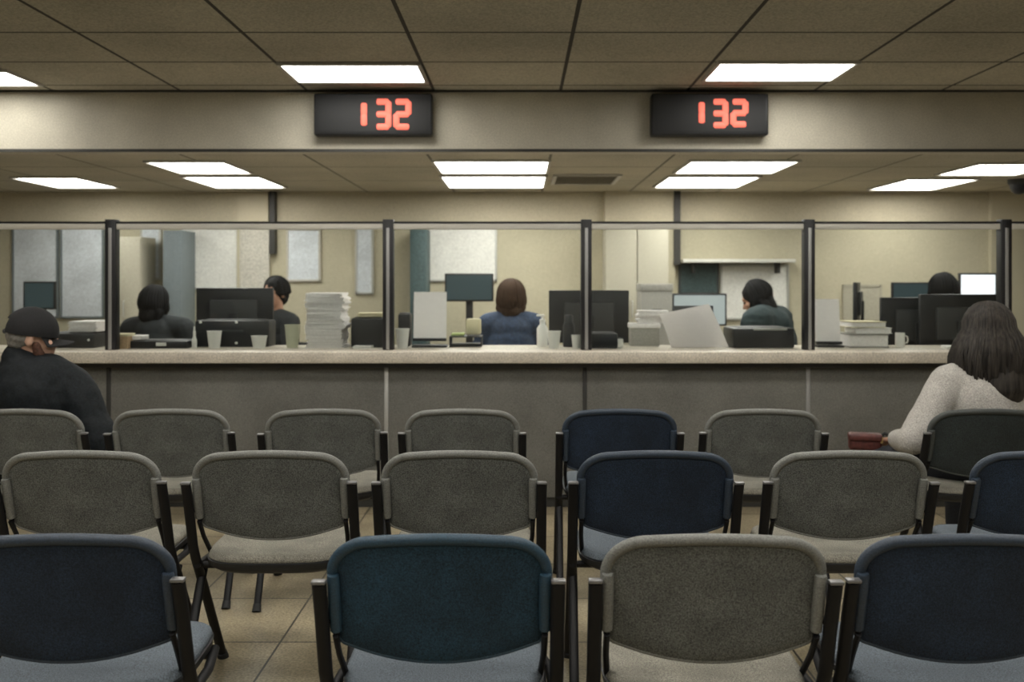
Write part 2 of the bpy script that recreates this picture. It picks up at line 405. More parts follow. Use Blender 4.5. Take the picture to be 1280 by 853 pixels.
MB().span(-4.9, 4.9, .14, .17, 0, .06).build('plinth', 'trimdark', sc_, smooth=False)
MB().span(-4.9, 4.9, .30, .48, .06, CT-.09).build('carcass', 'panel', sc_, smooth=False)
MB().span(-4.9, 4.9, .17, .30, .06, .10).build('bottom_board', 'panel', sc_, smooth=False)

gs = thing('glass_screen', 'glass screen with black posts and pale top rail along the counter', 'glass screen', (0, GD, CT))
RT = Z(279, GD) - CT; RB = Z(287, GD) - CT
MB().span(-4.9, 4.9, -.02, .02, RB, RT-.004, bev=.004).build('top_rail', 'rail', gs)
MB().span(-4.9, 4.9, -.022, .022, RT-.004, RT+.008).build('rail_cap', 'post', gs, smooth=False)
pxs = [X(p, GD-.03) for p in posts]
for p in pxs:
    po = MB().span(p-.031, p+.031, -.035, .028, 0, RT+.02, bev=.004).build('post', 'post', gs)
    MB().span(p-.009, p+.009, -.040, -.030, .004, RT-.03, bev=.002).build('cover_strip', 'poststrip', po)
ge = [-4.9] + pxs + [4.9]
for a, b in zip(ge, ge[1:]):
    if b-a < .08: continue
    MB().span(a+.02, b-.02, -.004, .004, 0.0, RB).build('glass_pane', 'glass', gs, smooth=False)

# ------------------------------------------------------------------ waiting chairs
HW, ZT, ZB = .232, .788, .497
def back_outline(n=72):
    out = []
    rc, rb = .095, .022
    pts = []
    def arc(cx, cz, rx, rz, a0, a1, k):
        for i in range(k+1):
            a = a0 + (a1-a0)*i/k
            pts.append((cx+rx*math.cos(a), cz+rz*math.sin(a)))
    bw = HW - .006
    zs = ZB + .036
    # right side up, over the top, left side down, bottom back
    for i in range(5): t = i/4; pts.append((bw + (HW-bw)*t, zs + rb + (ZT-.008-.08-zs-rb)*t))
    arc(HW-rc, ZT-.008-.08, rc, .08, 0.12, PI/2-.02, 9)
    for i in range(1, 10): t = -1+2*i/10; x = -(HW-rc)*t; pts.append((x, ZT-.008+.008*(1-t*t)))
    arc(-(HW-rc), ZT-.008-.08, rc, .08, PI/2+.02, PI-.12, 9)
    for i in range(5): t = 1-i/4; pts.append((-(bw + (HW-bw)*t), zs + rb + (ZT-.008-.08-zs-rb)*t))
    arc(-(bw-rb), zs+rb, rb, rb, PI+.15, 1.5*PI-.2, 4)
    for i in range(1, 14):
        t = -1+2*i/14; pts.append(((bw-rb)*t, ZB + .036*abs(t)**2.0))
    arc(bw-rb, zs+rb, rb, rb, 1.5*PI+.2, 2*PI-.15, 4)
    return pts
def bmap(x, z, off): return Vector((x, .27*(ZT-z) + .030*(x/HW)**2 + off, z))

def make_chair(pad, rim, seat):
    t = bpy.data.objects.new('waiting_chair', None); col.objects.link(t); t.empty_display_size = .1
    t['category'] = 'chair'
    ol = back_outline(); zc = .65
    def ring(k, off): return [bmap(x*k, zc+(z-zc)*k, off) for x, z in ol]
    m = MB()
    m.loop_loft([ring(.45, -.001), ring(.8, 0), ring(.93, .001), ring(.965, .004), ring(.985, .010), ring(.97, .022), ring(.9, .034), ring(.7, .042), ring(.4, .044)])
    m.build('backrest', pad, t, angle=60)
    m = MB(); path = [bmap(x*.965, zc+(z-zc)*.965, .006) for x, z in ol]
    rad = [1.0 if z > ZB+.07 else .36 for x, z in ol]
    m.tube(path, .0125, 8, up=(0, 1, .27), closed=True, radii=rad); m.build('edging', rim, t, angle=60)
    for s in (-1, 1):
        m = MB()
        pts = [bmap(s*(HW-.011), z, -.006) for z in (.700, .695, .62, .572)]
        m.tube(pts, .0135, 12, up=(0, 1, .3), ry=.013, radii=[.85, 1, 1, .92]); sl = m.build('side_sleeve', rim, t)
        MB().cone(bmap(s*(HW-.011), .574, -.006), bmap(s*(HW-.011), .556, -.004), .009, .006, 8).build('sleeve_tip', 'gunmetal', sl)
    # seat
    def seat_outline(k=1.0):
        pts = []; w = .222*k; y0, y1 = .05+.21*(1-k), .47-.21*(1-k)
        for i in range(48):
            a = 2*PI*i/48; c, s2 = math.cos(a), math.sin(a)
            e = .42 if s2 > 0 else .56
            pts.append((w*math.copysign(abs(c)**e, c), (y0+y1)/2 + (y1-y0)/2*math.copysign(abs(s2)**e, s2)))
        return pts
    def sz(y): return -.55*max(0, y-.40)**1.5
    def sring(k, z): return [Vector((x, y, z+sz(y)-.006*(1-(x/.23)**2)*(1 if k < .9 else 0))) for x, y in seat_outline(k)]
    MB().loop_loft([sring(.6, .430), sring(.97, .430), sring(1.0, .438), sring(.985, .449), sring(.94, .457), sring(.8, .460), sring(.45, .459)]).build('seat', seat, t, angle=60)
    MB().loop_loft([sring(.55, .396), sring(.9, .398), sring(1.0, .414), sring(1.012, .433), sring(.97, .437), sring(.5, .437)]).build('seat_pan', 'blackplastic', t, angle=60)
    PX = .247
    for s in (-1, 1):
        lg = MB().tube([(s*PX, .03, .687), (s*PX, .058, .61), (s*PX, .10, .475), (s*PX, .125, .43), (s*PX, .17, .365), (s*PX, .40, .018)], .0155, 12, up=(0, 1, 0), ry=.0115).build('leg', 'gunmetal', t)
        MB().box((s*PX, .029, .690), (.030, .022, .008), bev=.003).build('post_cap', 'capmetal', lg)
        MB().cone((s*PX, .395, .025), (s*PX, .412, 0), .017, .019, 12).build('foot', 'blackmatte', lg)
        lg = MB().tube([(s*(PX-.004), .19, .385), (s*(PX-.004), .15, .33), (s*PX, -.045, .018)], .0145, 12, up=(0, 1, 0), ry=.011).build('leg', 'gunmetal', t)
        MB().cone((s*PX, -.04, .025), (s*PX, -.056, 0), .016, .018, 12).build('foot', 'blackmatte', lg)
        MB().tube([(s*(PX-.002), .125, .408), (s*(PX-.006), .27, .402), (s*(PX-.03), .41, .396)], .012, 10, up=(0, 0, 1), ry=.01).build('seat_rail', 'gunmetal', t)
        MB().tube([bmap(s*(HW-.02), .60, .02), (s*(PX-.005), .064, .595)], .008, 8).build('back_bracket', 'gunmetal', t)
        MB().tube([(s*(HW-.011), .075, .562), (s*(HW-.012), .115, .505), (s*(HW-.018), .17, .438)], .007, 8).build('back_bracket', 'gunmetal', t)
    MB().tube([(-PX, .16, .400), (0, .16, .398), (PX, .16, .400)], .011, 10).build('crossbar', 'gunmetal', t)
    MB().tube([(-PX+.03, .37, .397), (0, .37, .394), (PX-.03, .37, .397)], .011, 10).build('crossbar', 'gunmetal', t)
    return t
protos = {}
def chair(kind, px, D, rz, label, group, sx=1.0, x=None):
    loc = (X(px, D) if x is None else x, D, 0)
    if kind not in protos:
        pad, rim, seat = {'grey': ('grey', 'greyrim', 'greyseat_lit'), 'blue': ('blue', 'bluerim', 'blueseat_lit'), 'navy': ('navy', 'navyrim', 'blueseat_lit'), 'slate': ('slate', 'slaterim', 'greyseat_lit')}[kind]
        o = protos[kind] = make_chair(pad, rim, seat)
        o.location = loc; o.rotation_euler = (0, 0, rz); o.scale = (sx, 1, 1); o['label'] = label; o['group'] = group
        return o
    return dup(protos[kind], label, loc, rz, group, sx)
D1, D2, D3 = 1.87, 2.80, 3.72
G1, G2, G3 = 'waiting chairs in the nearest row', 'waiting chairs in the middle row', 'waiting chairs in the row nearest the counter'
chair('navy', 62, D1, .05, 'dark blue waiting chair at the left end of the nearest row', G1)
chair('blue', 547, D1, .01, 'bright teal-blue waiting chair between the aisle and the grey chair, nearest row', G1)
chair('grey', 898, D1, -.02, 'grey waiting chair, the only grey one in the nearest row', G1)
chair('navy', 1226, D1, -.03, 'dark blue waiting chair at the right end of the nearest row', G1)
chair('grey', 92, D2, .03, 'grey waiting chair at the left end of the middle row', G2, 1.03)
chair('grey', 333, D2, .02, 'grey waiting chair in the middle row with its front legs and floor in clear view', G2, 1.03)
chair('grey', 573, D2, .0, 'grey waiting chair directly behind the bright teal-blue one, in the middle row', G2, 1.03)
chair('navy', 822, D2, -.01, 'dark blue waiting chair in the middle row between two grey ones', G2, 1.03)
chair('grey', 1068, D2, -.02, 'grey waiting chair in the middle row below the small maroon purse', G2, 1.03)
chair('navy', 1324, D2, -.03, 'dark blue waiting chair cut off at the right end of the middle row', G2, 1.03)
chair('grey', 24, D3, .02, 'grey waiting chair the man in the black cap sits on', G3)
chair('grey', 209, D3, .06, 'grey waiting chair next to the seated man, counter row', G3)
chair('grey', 402, D3, .08, 'grey waiting chair in the counter row, two places right of the seated man', G3)
chair('grey', 577, D3, .0, 'grey waiting chair in the counter row left of its dark blue neighbour', G3)
chair('navy', 776, D3, -.01, 'dark blue waiting chair, the only blue one in the counter row', G3)
chair('grey', 957, D3, -.04, 'grey waiting chair in the counter row between the dark blue one and the purse', G3)
chair('slate', 1240, D3, -.02, 'dark slate waiting chair the woman in the off-white sweater sits on', G3)

# ------------------------------------------------------------------ people
def V(*a): return Vector(a)
def seg(mb, a, b, r0, r1):
    mb.cone(a, b, r0, r1, 16); mb.ell(a, (r0,)*3, sub=2); mb.ell(b, (r1,)*3, sub=2)
def chain(mb, pts):
    for (a, ra), (b, rb) in zip(pts, pts[1:]): seg(mb, a, b, ra, rb)
def hand(mb, w, d, nrm, side):
    """palm and five bent fingers; w wrist, d forward, nrm back of the hand, side +1 thumb towards +cross"""
    d = d.normalized(); lat = d.cross(nrm).normalized() * side; n = lat.cross(d).normalized()
    if n.dot(nrm) < 0: n = -n
    rot = Matrix((lat, d, n)).transposed()
    mb.ell(w + d*.045, (.040, .052, .016), rot, 2)
    seg(mb, w, w+d*.03, .024, .026)
    for i, (off, L) in enumerate(((.030, .072), (.010, .080), (-.011, .074), (-.031, .058))):
        p = w + d*.082 + lat*off; dirv = d + lat*off*1.6
        pts = [(p - d*.02, .010)]
        for j, f in enumerate((.42, .32, .26)):
            dirv = (dirv - n*.32).normalized(); p = p + dirv*L*f; pts.append((p, .0092-.0008*j))
        chain(mb, pts)
    p = w + d*.025 + lat*.03
    chain(mb, [(p, .014), (p + (d*.5+lat*.8).normalized()*.035, .0115), (p + (d*.5+lat*.8).normalized()*.035 + (d*.9+lat*.3-n*.3).normalized()*.03, .0095)])

def person(label, loc, rz, seat=.45, L=.47, lean=.5, side=0.0, sh=.17, head=(0, 0, 0), elbows=None, wrists=None, skin='skin', top='jacket',
           topname='jacket', bulk=.018, hair='short', hairm='hairbrown', knees=None, s=1.0, collar=False, hairlen=.36, headoff=(0, 0, 0), beard=None, disp=.010, drop=0.0):
    t = thing('person', label, 'person', loc, rz, None)
    hip = V(0, 0, seat+.085)
    tv = V(math.sin(side), math.sin(lean)*math.cos(side), math.cos(lean)*math.cos(side)).normalized()
    nb = hip + tv*L
    sc2 = hip + tv*(L-.055)
    shl = [sc2 + V(-sh, 0, -drop), sc2 + V(sh, 0, -drop)]
    ups = (tv + V(0, .1, .9)).normalized()
    hc = nb + ups*.165 + V(*headoff)
    R = Euler((head[1], head[2], head[0]), 'ZXY').to_matrix() if False else (Matrix.Rotation(head[0], 3, 'Z') @ Matrix.Rotation(head[1], 3, 'X') @ Matrix.Rotation(head[2], 3, 'Y'))
    def H(x, y, z): return hc + R @ V(x, y, z)
    if elbows is None: elbows = [V(-.25, .12, seat+.2), V(.25, .12, seat+.2)]
    if wrists is None: wrists = [V(-.12, .36, seat+.20), V(.12, .36, seat+.20)]
    elbows = [V(*e) for e in elbows]; wrists = [V(*w_) for w_ in wrists]
    if knees is None: knees = [V(-.11, .43, seat+.075), V(.11, .43, seat+.075)]
    knees = [V(*k) for k in knees]
    ank = [V(k.x*1.0, k.y+.0, .085) for k in knees]
    hj = [hip + V(-.09, .0, 0), hip + V(.09, 0, 0)]
    mid = hip + tv*(L*.5)
    back = tv.cross(V(1, 0, 0)).normalized()
    RT_ = Matrix((V(1, 0, 0), -back if back.y > 0 else back, tv)).transposed()
    def torso(mb, g):
        mb.ell(hip, (.155+g, .115+g, .10+g), None, 3)
        mb.ell(hip+tv*L*.30, (.135+g, .105+g, .13+g), None, 3)
        mb.ell(hip+tv*L*.60, (.150+g, .112+g, .15+g), None, 3)
        mb.ell(hip+tv*L*.80, (.150+g, .105+g, .10+g), None, 3)
        seg(mb, shl[0], shl[1], .058+g, .058+g)
        for S in shl: seg(mb, nb+V(0, 0, -.01), S, .055+g*.6, .056+g)
    def arm(mb, i, g):
        chain(mb, [(shl[i], .055+g), (elbows[i], .043+g), (wrists[i], .028+g)])
        seg(mb, shl[i], shl[i].lerp(elbows[i], .5), .058+g, .050+g)
    def body(mb):
        torso(mb, 0)
        seg(mb, nb, hc+R @ V(0, -.01, -.05), .055, .052)
        mb.ell(H(0, -.012, .022), (.076, .096, .095), R, 3)
        mb.ell(H(0, .03, -.045), (.060, .066, .070), R, 3)
        mb.ell(H(0, .062, -.095), (.026, .022, .02), R, 2)     # chin
        mb.ell(H(0, .100, -.022), (.013, .02, .014), R, 2)     # nose tip
        seg(mb, H(0, .082, .018), H(0, .100, -.02), .009, .011)
        mb.ell(H(0, .080, .032), (.05, .014, .010), R, 2)       # brow
        mb.ell(H(0, .084, -.062), (.022, .012, .009), R, 2)    # lips
        for s_ in (-1, 1):
            mb.ell(H(s_*.079, -.008, -.012), (.010, .018, .031), R @ Matrix.Rotation(s_*-.25, 3, 'Z'), 2)
            mb.ell(H(s_*.045, .065, -.02), (.022, .02, .02), R, 2)
        for i in (0, 1):
            arm(mb, i, 0)
            chain(mb, [(hj[i], .085), (knees[i], .058), (ank[i], .040)])
            seg(mb, ank[i], ank[i]+V(0, .12, -.045), .036, .03)
            dv = (wrists[i]-elbows[i]).normalized()
            hand(mb, wrists[i], V(dv.x*.5, dv.y, min(dv.z, 0)*.2-.05), V(0, .2, 1), 1 if i == 1 else -1)
    blob('body', body, skin, t, .0062, 5)
    for s_ in (-1, 1): MB().ell(H(s_*.030, .0815, .006), (.012, .009, .008), R, 2).build('eye', 'eye', t)
    def cloth(mb):
        torso(mb, bulk)
        for i in (0, 1):
            arm(mb, i, bulk)
            mb.ell(wrists[i].lerp(elbows[i], .06), (.028+bulk,)*3, sub=2)
        if collar:
            chain(mb, [(nb+V(0, -.01, -.03), .088), (hc+R @ V(0, -.042, -.100), .069)])
    blob(topname, cloth, top, t, .008, 8, disp=disp, dscale=.09)
    def trou(mb):
        mb.ell(hip+V(0, 0, -.02), (.165, .125, .10), None, 3)
        for i in (0, 1): chain(mb, [(hj[i], .098), (knees[i], .073), (ank[i]+V(0, -.01, .03), .062)])
    blob('trousers', trou, 'jeans', t, .01, 6, disp=.006)
    for i in (0, 1):
        def shoe(mb, i=i):
            seg(mb, ank[i]+V(0, -.025, -.03), ank[i]+V(0, .15, -.045), .045, .038)
            mb.box(ank[i]+V(0, .06, -.072), (.08, .26, .024), bev=.01)
        blob('shoe', shoe, 'shoe', t, .007, 3)
    # hair
    def strands(mb, n, length, r0=.006, spread=.03, az=(-2.6, 2.6), drop=1.0):
        for i in range(n):
            a = random.uniform(*az)
            th0 = random.uniform(.05, .5)
            pts = []
            ex = (.091+random.uniform(0, .015), .110+random.uniform(0, .014), .109+random.uniform(0, .009))
            for j in range(6):
                th = th0 + (1.62-th0)*j/5
                dx, dy = math.sin(a), -math.cos(a)
                pts.append(H(ex[0]*math.sin(th)*dx, -.014+ex[1]*math.sin(th)*dy, .02+ex[2]*math.cos(th)))
            last = pts[-1]; ln = length*random.uniform(.75, 1.0)
            out = R @ V(math.sin(a), -math.cos(a), 0)
            if ln > .03:
                for j in range(1, 6):
                    f = j/5
                    w_ = math.sin(f*PI)*spread - f*.035
                    pts.append(last + V(out.x*w_, out.y*w_, -ln*f*drop) + V(math.sin(f*7+i)*.008*f, 0, 0))
            N = len(pts)
            mb.tube(pts, r0, 5, radii=[.5]+[1]*(N-2)+[.25])
    if hair == 'long':
        def hb(mb):
            mb.ell(H(0, -.018, .026), (.090, .104, .104), R, 3)
            base = H(0, -.06, -.02)
            chain(mb, [(H(0, -.04, 0), .094), (H(0, -.065, -.10), .100), (base+V(.005, -.04, -hairlen*.60), .098), (base+V(.01, -.03, -hairlen*.88), .070)])
            for s_ in (-1, 1):
                chain(mb, [(H(s_*.045, -.02, .0), .068), (H(s_*.078, -.035, -.09), .066), (base+V(s_*.082, -.015, -hairlen*.60), .056), (base+V(s_*.066, -.01, -hairlen*.90), .036)])
        ho = blob('hair', hb, hairm, t, .008, 8)
        m = MB(); strands(m, 460, hairlen, .0050, .075, (-2.0, 2.0)); m.build('hair_strands', hairm, ho)
    elif hair in ('bob', 'short', 'bun'):
        def hb(mb):
            mb.ell(H(0, -.022, .032), (.088, .102, .100), R, 3)
            mb.ell(H(0, -.055, -.02), (.074, .066, .085), R, 3)
            if hair == 'bob':
                for s_ in (-1, 1): chain(mb, [(H(s_*.05, -.03, .01), .05), (H(s_*.07, -.03, -.08), .042), (H(s_*.066, -.02, -.14), .025)])
                mb.ell(H(0, -.065, -.09), (.075, .05, .075), R, 3)
            if hair == 'bun': mb.ell(H(.07, -.075, -.115), (.05, .045, .055), R, 3)
        ho = blob('hair', hb, hairm, t, .008, 6, disp=.012, dscale=.03)
        m = MB(); strands(m, 150, .13 if hair == 'bob' else .035, .006, .02, (-1.9, 1.9)); m.build('hair_strands', hairm, ho)
    elif hair == 'cap':
        def hb(mb):
            mb.ell(H(0, -.03, -.005), (.0795, .082, .050), R, 3)
            mb.ell(H(0, -.055, -.035), (.058, .045, .035), R, 3)
        blob('hair', hb, hairm, t, .007, 4, disp=.008, dscale=.02)
    if beard:
        def bb(mb):
            mb.ell(H(0, .045, -.085), (.052, .052, .045), R, 3)
            for s_ in (-1, 1): chain(mb, [(H(s_*.066, .02, -.03), .018), (H(s_*.055, .04, -.075), .022)])
        blob('beard', bb, beard, t, .006, 3, disp=.008, dscale=.012)
    if hair == 'cap':
        m = MB(); bm = m.bm
        rx, ry, rz_ = .090, .109, .105; NA, NT = 40, 12; cz = .022
        vs = []
        for j in range(NT+1):
            th = (PI/2*1.08)*j/NT
            row = []
            for i in range(NA):
                a = 2*PI*i/NA
                row.append(bm.verts.new(H(rx*math.sin(th)*math.sin(a), -.012-ry*math.sin(th)*math.cos(a), cz+rz_*math.cos(th))))
            vs.append(row)
        for j in range(NT):
            for i in range(NA):
                a = (2*PI*(i+.5)/NA + PI) % (2*PI) - PI
                if abs(a) < .45 and j >= NT-4: continue
                bm.faces.new((vs[j][i], vs[j][(i+1) % NA], vs[j+1][(i+1) % NA], vs[j+1][i]))
        bmesh.ops.remove_doubles(bm, verts=bm.verts[:], dist=1e-5)
        bmesh.ops.solidify(bm, geom=bm.faces[:], thickness=.003)
        cap = m.build('cap', 'capcloth', t, angle=50)
        m = MB()
        def brim(off):
            lp = []
            for i in range(13):
                a = -1.15+2.3*i/12
                lp.append(H(.090*math.sin(a), -.012+.107*math.cos(a), .012+off+.0*a))
            for i in range(13):
                a = 1.15-2.3*i/12
                lp.append(H(.088*math.sin(a), -.002+.168*math.cos(a)+.0, .006+off-.030*abs(math.sin(a))**1.5-.012))
            return lp
        m.loop_loft([brim(0), brim(.005)]); m.build('brim', 'capcloth', cap, angle=50)
        MB().tube([H(rx*1.0*math.sin(a), -.012-ry*1.0*math.cos(a), cz-.014) for a in [-.5+.1*i for i in range(11)]], .0025, 6, up=R @ V(0, 0, 1), ry=.008).build('strap', 'darkgrey', cap)
        MB().ell(H(0, -.012, cz+rz_), (.008, .008, .005), R, 2).build('button', 'capcloth', cap)
    return t

# man in the black cap, head turned to the right
person('man in a black cap and bulky black jacket, seated with head turned right', (X(28, 3.98), 3.97, 0), -.04, seat=.455, L=.43, lean=.30, drop=.062, sh=.172,
       head=(-1.12, -.16, .06), elbows=[(-.31, .13, .60), (.315, .08, .595)], wrists=[(-.10, .36, .60), (.13, .37, .59)], skin='skinp', top='jacket', bulk=.034,
       hair='cap', hairm='hairgrey', collar=True, beard='beard', disp=.02, headoff=(-.01, -.05, -.045))
# woman in the off-white sweater, seen from behind
person('woman with long dark brown hair in an off-white sweater, seen from behind', (2.045, 3.955, 0), .06, seat=.455, L=.405, lean=.36, side=.06, sh=.165,
       head=(.12, -.12, .04), elbows=[(-.345, .05, .62), (.31, .08, .60)], wrists=[(-.29, .29, .58), (.14, .34, .58)], skin='skin', top='sweater', topname='sweater',
       bulk=.020, hair='long', hairm='hairbrown', hairlen=.36, knees=[(-.38, .38, .46), (.08, .44, .50)], headoff=(.012, -.04, .005))
# purse on her knee
pu = thing('purse', 'small maroon leather purse resting on the knee of the woman in the sweater', 'purse', (X(1081, 4.30), 4.30, .526), -.25)
MB().box((0, 0, .035), (.145, .07, .075), bev=.014, seg=3).build('bag_body', 'maroon', pu)
MB().box((0, -.006, .058), (.150, .076, .036), bev=.012, seg=3).build('flap', 'maroon', pu)
MB().box((.07, -.036, .05), (.012, .01, .03), bev=.003).build('clasp', 'brass', pu)
MB().tube([(.068, 0, .06), (.085, -.01, .078), (.12, -.015, .066), (.155, -.02, .035), (.17, -.02, .0)], .008, 8).build('strap', 'blackmatte', pu)

# staff
ST = .47
SD = 6.62
def staff(px, D, rz, label, **k):
    return person(label, (X(px, D), D, 0), rz, seat=ST, **k)
off = []
off.append((190, 6.75, .0)); staff(190, 6.75, -.1, 'office worker in a charcoal top, seated behind the cardboard box', L=.47, lean=.2, sh=.20, head=(-.35, -.2, 0), top='topdark', topname='top', hair='bob', hairm='hairblack', headoff=(-.02, -.02, -.03), bulk=.028)
off.append((352, 7.25, 2.7)); staff(352, 7.25, 2.5, 'office worker partly hidden between the large monitor and the tall paper stack', L=.50, lean=.1, sh=.16, head=(.1, -.1, 0), top='topdark', topname='top', hair='short', hairm='hairblack', skin='skin')
off.append((639, 6.66, .0)); staff(639, 6.66, .0, 'office worker with wavy brown hair and navy top, seen from behind', L=.50, lean=.12, sh=.165, head=(-.1, -.05, 0), top='topnavy', topname='top', hair='bob', hairm='hairmid', bulk=.03, headoff=(0, 0, -.02))
off.append((977, 6.6, .95)); staff(977, 6.6, .95, 'office worker in a dark teal top bending over in profile to the left', L=.53, lean=.22, sh=.205, head=(.25, -.5, 0), top='topteal', topname='top', hair='bob', hairm='hairblack', bulk=.06, headoff=(0, .05, -.05))
off.append((1182, 7.0, .1)); staff(1182, 7.0, .1, 'office worker whose dark hair shows above the right-hand monitors', L=.52, lean=.05, sh=.16, head=(0, -.3, 0), top='topdark', topname='top', hair='bob', hairm='hairblack')

# office chairs
def office_chair(label, x, y, rz, first=[None]):
    if first[0] is None:
        t = thing('office_chair', label, 'office chair', (x, y, 0), rz, 'office chairs behind the counter')
        MB().box((0, .03, ST-.045), (.44, .44, .07), bev=.03, seg=3).build('seat', 'blackmatte', t)
        MB().box((0, -.22, ST+.20), (.36, .04, .30), bev=.018, seg=3).build('backrest', 'blackmatte', t)
        MB().tube([(0, -.05, ST-.08), (0, -.20, ST-.06), (0, -.245, ST+.0), (0, -.245, ST+.2)], .02, 8, ry=.01).build('back_support', 'darkgrey', t)
        MB().cone((0, 0, .09), (0, 0, ST-.07), .026, .02, 14).build('gas_lift', 'darkgrey', t)
        b = MB()
        for i in range(5):
            a = 2*PI*i/5; b.tube([(0, 0, .10), (.27*math.cos(a), .27*math.sin(a), .07)], .022, 8, ry=.015)
        b = b.build('base', 'darkgrey', t)
        for i in range(5):
            a = 2*PI*i/5; p = Vector((.27*math.cos(a), .27*math.sin(a), .03)); q = Vector((-math.sin(a), math.cos(a), 0))
            MB().cone(p-q*.02, p+q*.02, .03, .03, 14).build('caster', 'blackmatte', b)
        first[0] = t; return t
    return dup(first[0], label, (x, y, 0), rz)
for (px, D, rz), who in zip(off, ('the worker in charcoal by the cardboard box', 'the worker hidden by the monitor', 'the worker in the navy top', 'the worker in dark teal', 'the worker behind the right-hand monitors')):
    office_chair('black office chair under ' + who, X(px, D), D, rz)

# ------------------------------------------------------------------ desks behind the counter
DZ = .74
def desk(x0, x1, y0, y1, label, grp):
    t = thing('office_desk', label, 'desk', ((x0+x1)/2, (y0+y1)/2, 0), 0, grp)
    w, d = x1-x0, y1-y0
    MB().box((0, 0, DZ-.014), (w, d, .028), bev=.004).build('desktop', 'desk', t)
    for s in (-1, 1): MB().box((s*(w/2-.04), 0, (DZ-.028)/2), (.03, d-.06, DZ-.028)).build('side_panel', 'desk', t, smooth=False)
    return t
dx = [X(p, GD-.03) for p in posts]
dl = ['staff desk behind the leftmost glass bay', 'staff desk behind the bay with the tall paper stack', 'staff desk behind the middle bay with the navy-topped worker', 'staff desk behind the bay with the leaning sheet', 'staff desk behind the bay with the two black monitors', 'staff desk behind the rightmost glass bay']
for i, (a, b) in enumerate(zip(dx, dx[1:])): desk(a+.005, b-.005, 5.77, 6.30, dl[i], 'staff desks along the counter')
bdk = [(-4.75, -3.1), (-3.09, -2.3), (-.75, .1), (.86, 1.95), (2.35, 4.3)]
bl = ['rear desk by the bluish boards', 'rear desk in front of the blue-grey cabinet', 'rear desk carrying the dark screen', 'rear desk below the wall shelf', 'rear desk carrying the brightly lit screen']
BY0, BY1 = 7.42, 7.98
for (a, b), lb in zip(bdk, bl): desk(a, b, BY0, BY1, lb, 'desks along the back of the office')

# ------------------------------------------------------------------ monitors
def monitor(px0, px1, py0, D, base, h, label, facing='away', screen='screenteal', rz=0.0, grp='monitors behind the glass', pybot=None):
    w = (px1-px0)*D/F; ztop = Z(py0, D)
    t = thing('monitor', label, 'monitor', (X((px0+px1)/2, D), D, base), rz + (0 if facing == 'away' else PI), grp)
    H = ztop - base; zc = H - h/2          # local screen normal is +y
    MB().box((0, 0, zc), (w, .03, h), bev=.006).build('housing', 'blackplastic', t)
    MB().box((0, .0155, zc), (w-.03, .004, h-.03)).build('screen', screen, t, smooth=False)
    bk = MB(); bk.box((0, -.027, zc-.01), (w*.62, .03, h*.6), bev=.012, seg=2); bk.build('rear_cover', 'darkgrey', t)
    MB().box((0, -.045, (zc)/2+.01), (.06, .025, zc), bev=.006).build('stand', 'blackplastic', t)
    MB().box((0, -.02, .008), (min(.24, w*.6), .18, .016), bev=.006).build('base', 'blackplastic', t)
    return t
monitor(246, 342, 360, 5.95, DZ, .34, 'wide black monitor seen from behind, left of the tall paper stack')
monitor(686, 786, 363, 5.95, DZ, .34, 'wide black monitor seen from behind, crossed by a glass-screen post right of the navy top')
monitor(1100, 1192, 372, 6.12, DZ, .35, 'black monitor seen from behind, right of the stacked binders')
monitor(1149, 1246, 368, 5.92, DZ, .36, 'black monitor seen from behind, right beside the long-haired woman')
monitor(556, 617, 342, 7.7, DZ, .235, 'dark screen facing the room left of the navy-topped worker', 'front')
monitor(840, 908, 367, 7.65, DZ, .27, 'screen in a black frame facing the room behind the leaning sheet', 'front', 'screengrey')
monitor(1198, 1245, 341.5, 7.65, DZ, .195, 'brightly lit screen facing the room above the woman\'s head', 'front', 'screenlit')
monitor(1114, 1166, 353, 7.7, DZ, .25, 'dark screen facing the room above the two black monitors', 'front', 'screenteal')
monitor(30, 70, 352, 7.7, DZ, .235, 'small dark teal screen above the cap of the seated man', 'front')
monitor(1040, 1102, 353, 7.65, DZ, .33, 'black monitor turned nearly edge-on above the stacked binders', 'away', rz=1.15)

# ------------------------------------------------------------------ things on the counter behind the glass
def cup(px0, px1, py0, D, label, m='white', base=CT, lid=False):
    r = (px1-px0)/2*D/F; h = Z(py0, D)-base
    t = thing('paper_cup', label, 'cup', (X((px0+px1)/2, D), D, base), 0, 'cups on the counter')
    MB().lathe((0, 0, 0), [(0, 0), (r*.72, 0), (r*.97, h*.97), (r*1.04, h*.98), (r*1.04, h), (r*.93, h), (r*.70, h*.08), (0, h*.08)], 24).build('cup_body', m, t)
    return t
cup(259, 277, 414, 5.47, 'tall white paper cup in front of the black printer')
cup(314, 334, 420, 5.47, 'squat white cup at the right end of the black printer')
cup(356, 375, 406, 5.52, 'pale green paper cup left of the tall paper stack', 'cupgreen')
cup(494, 512, 411, 5.47, 'white paper cup beside the upright printed sheet')
cup(684, 701, 414, 5.47, 'larger white cup right of the navy-topped worker', 'white')
cup(714, 727, 419, 5.47, 'small white cup left of the card terminal')

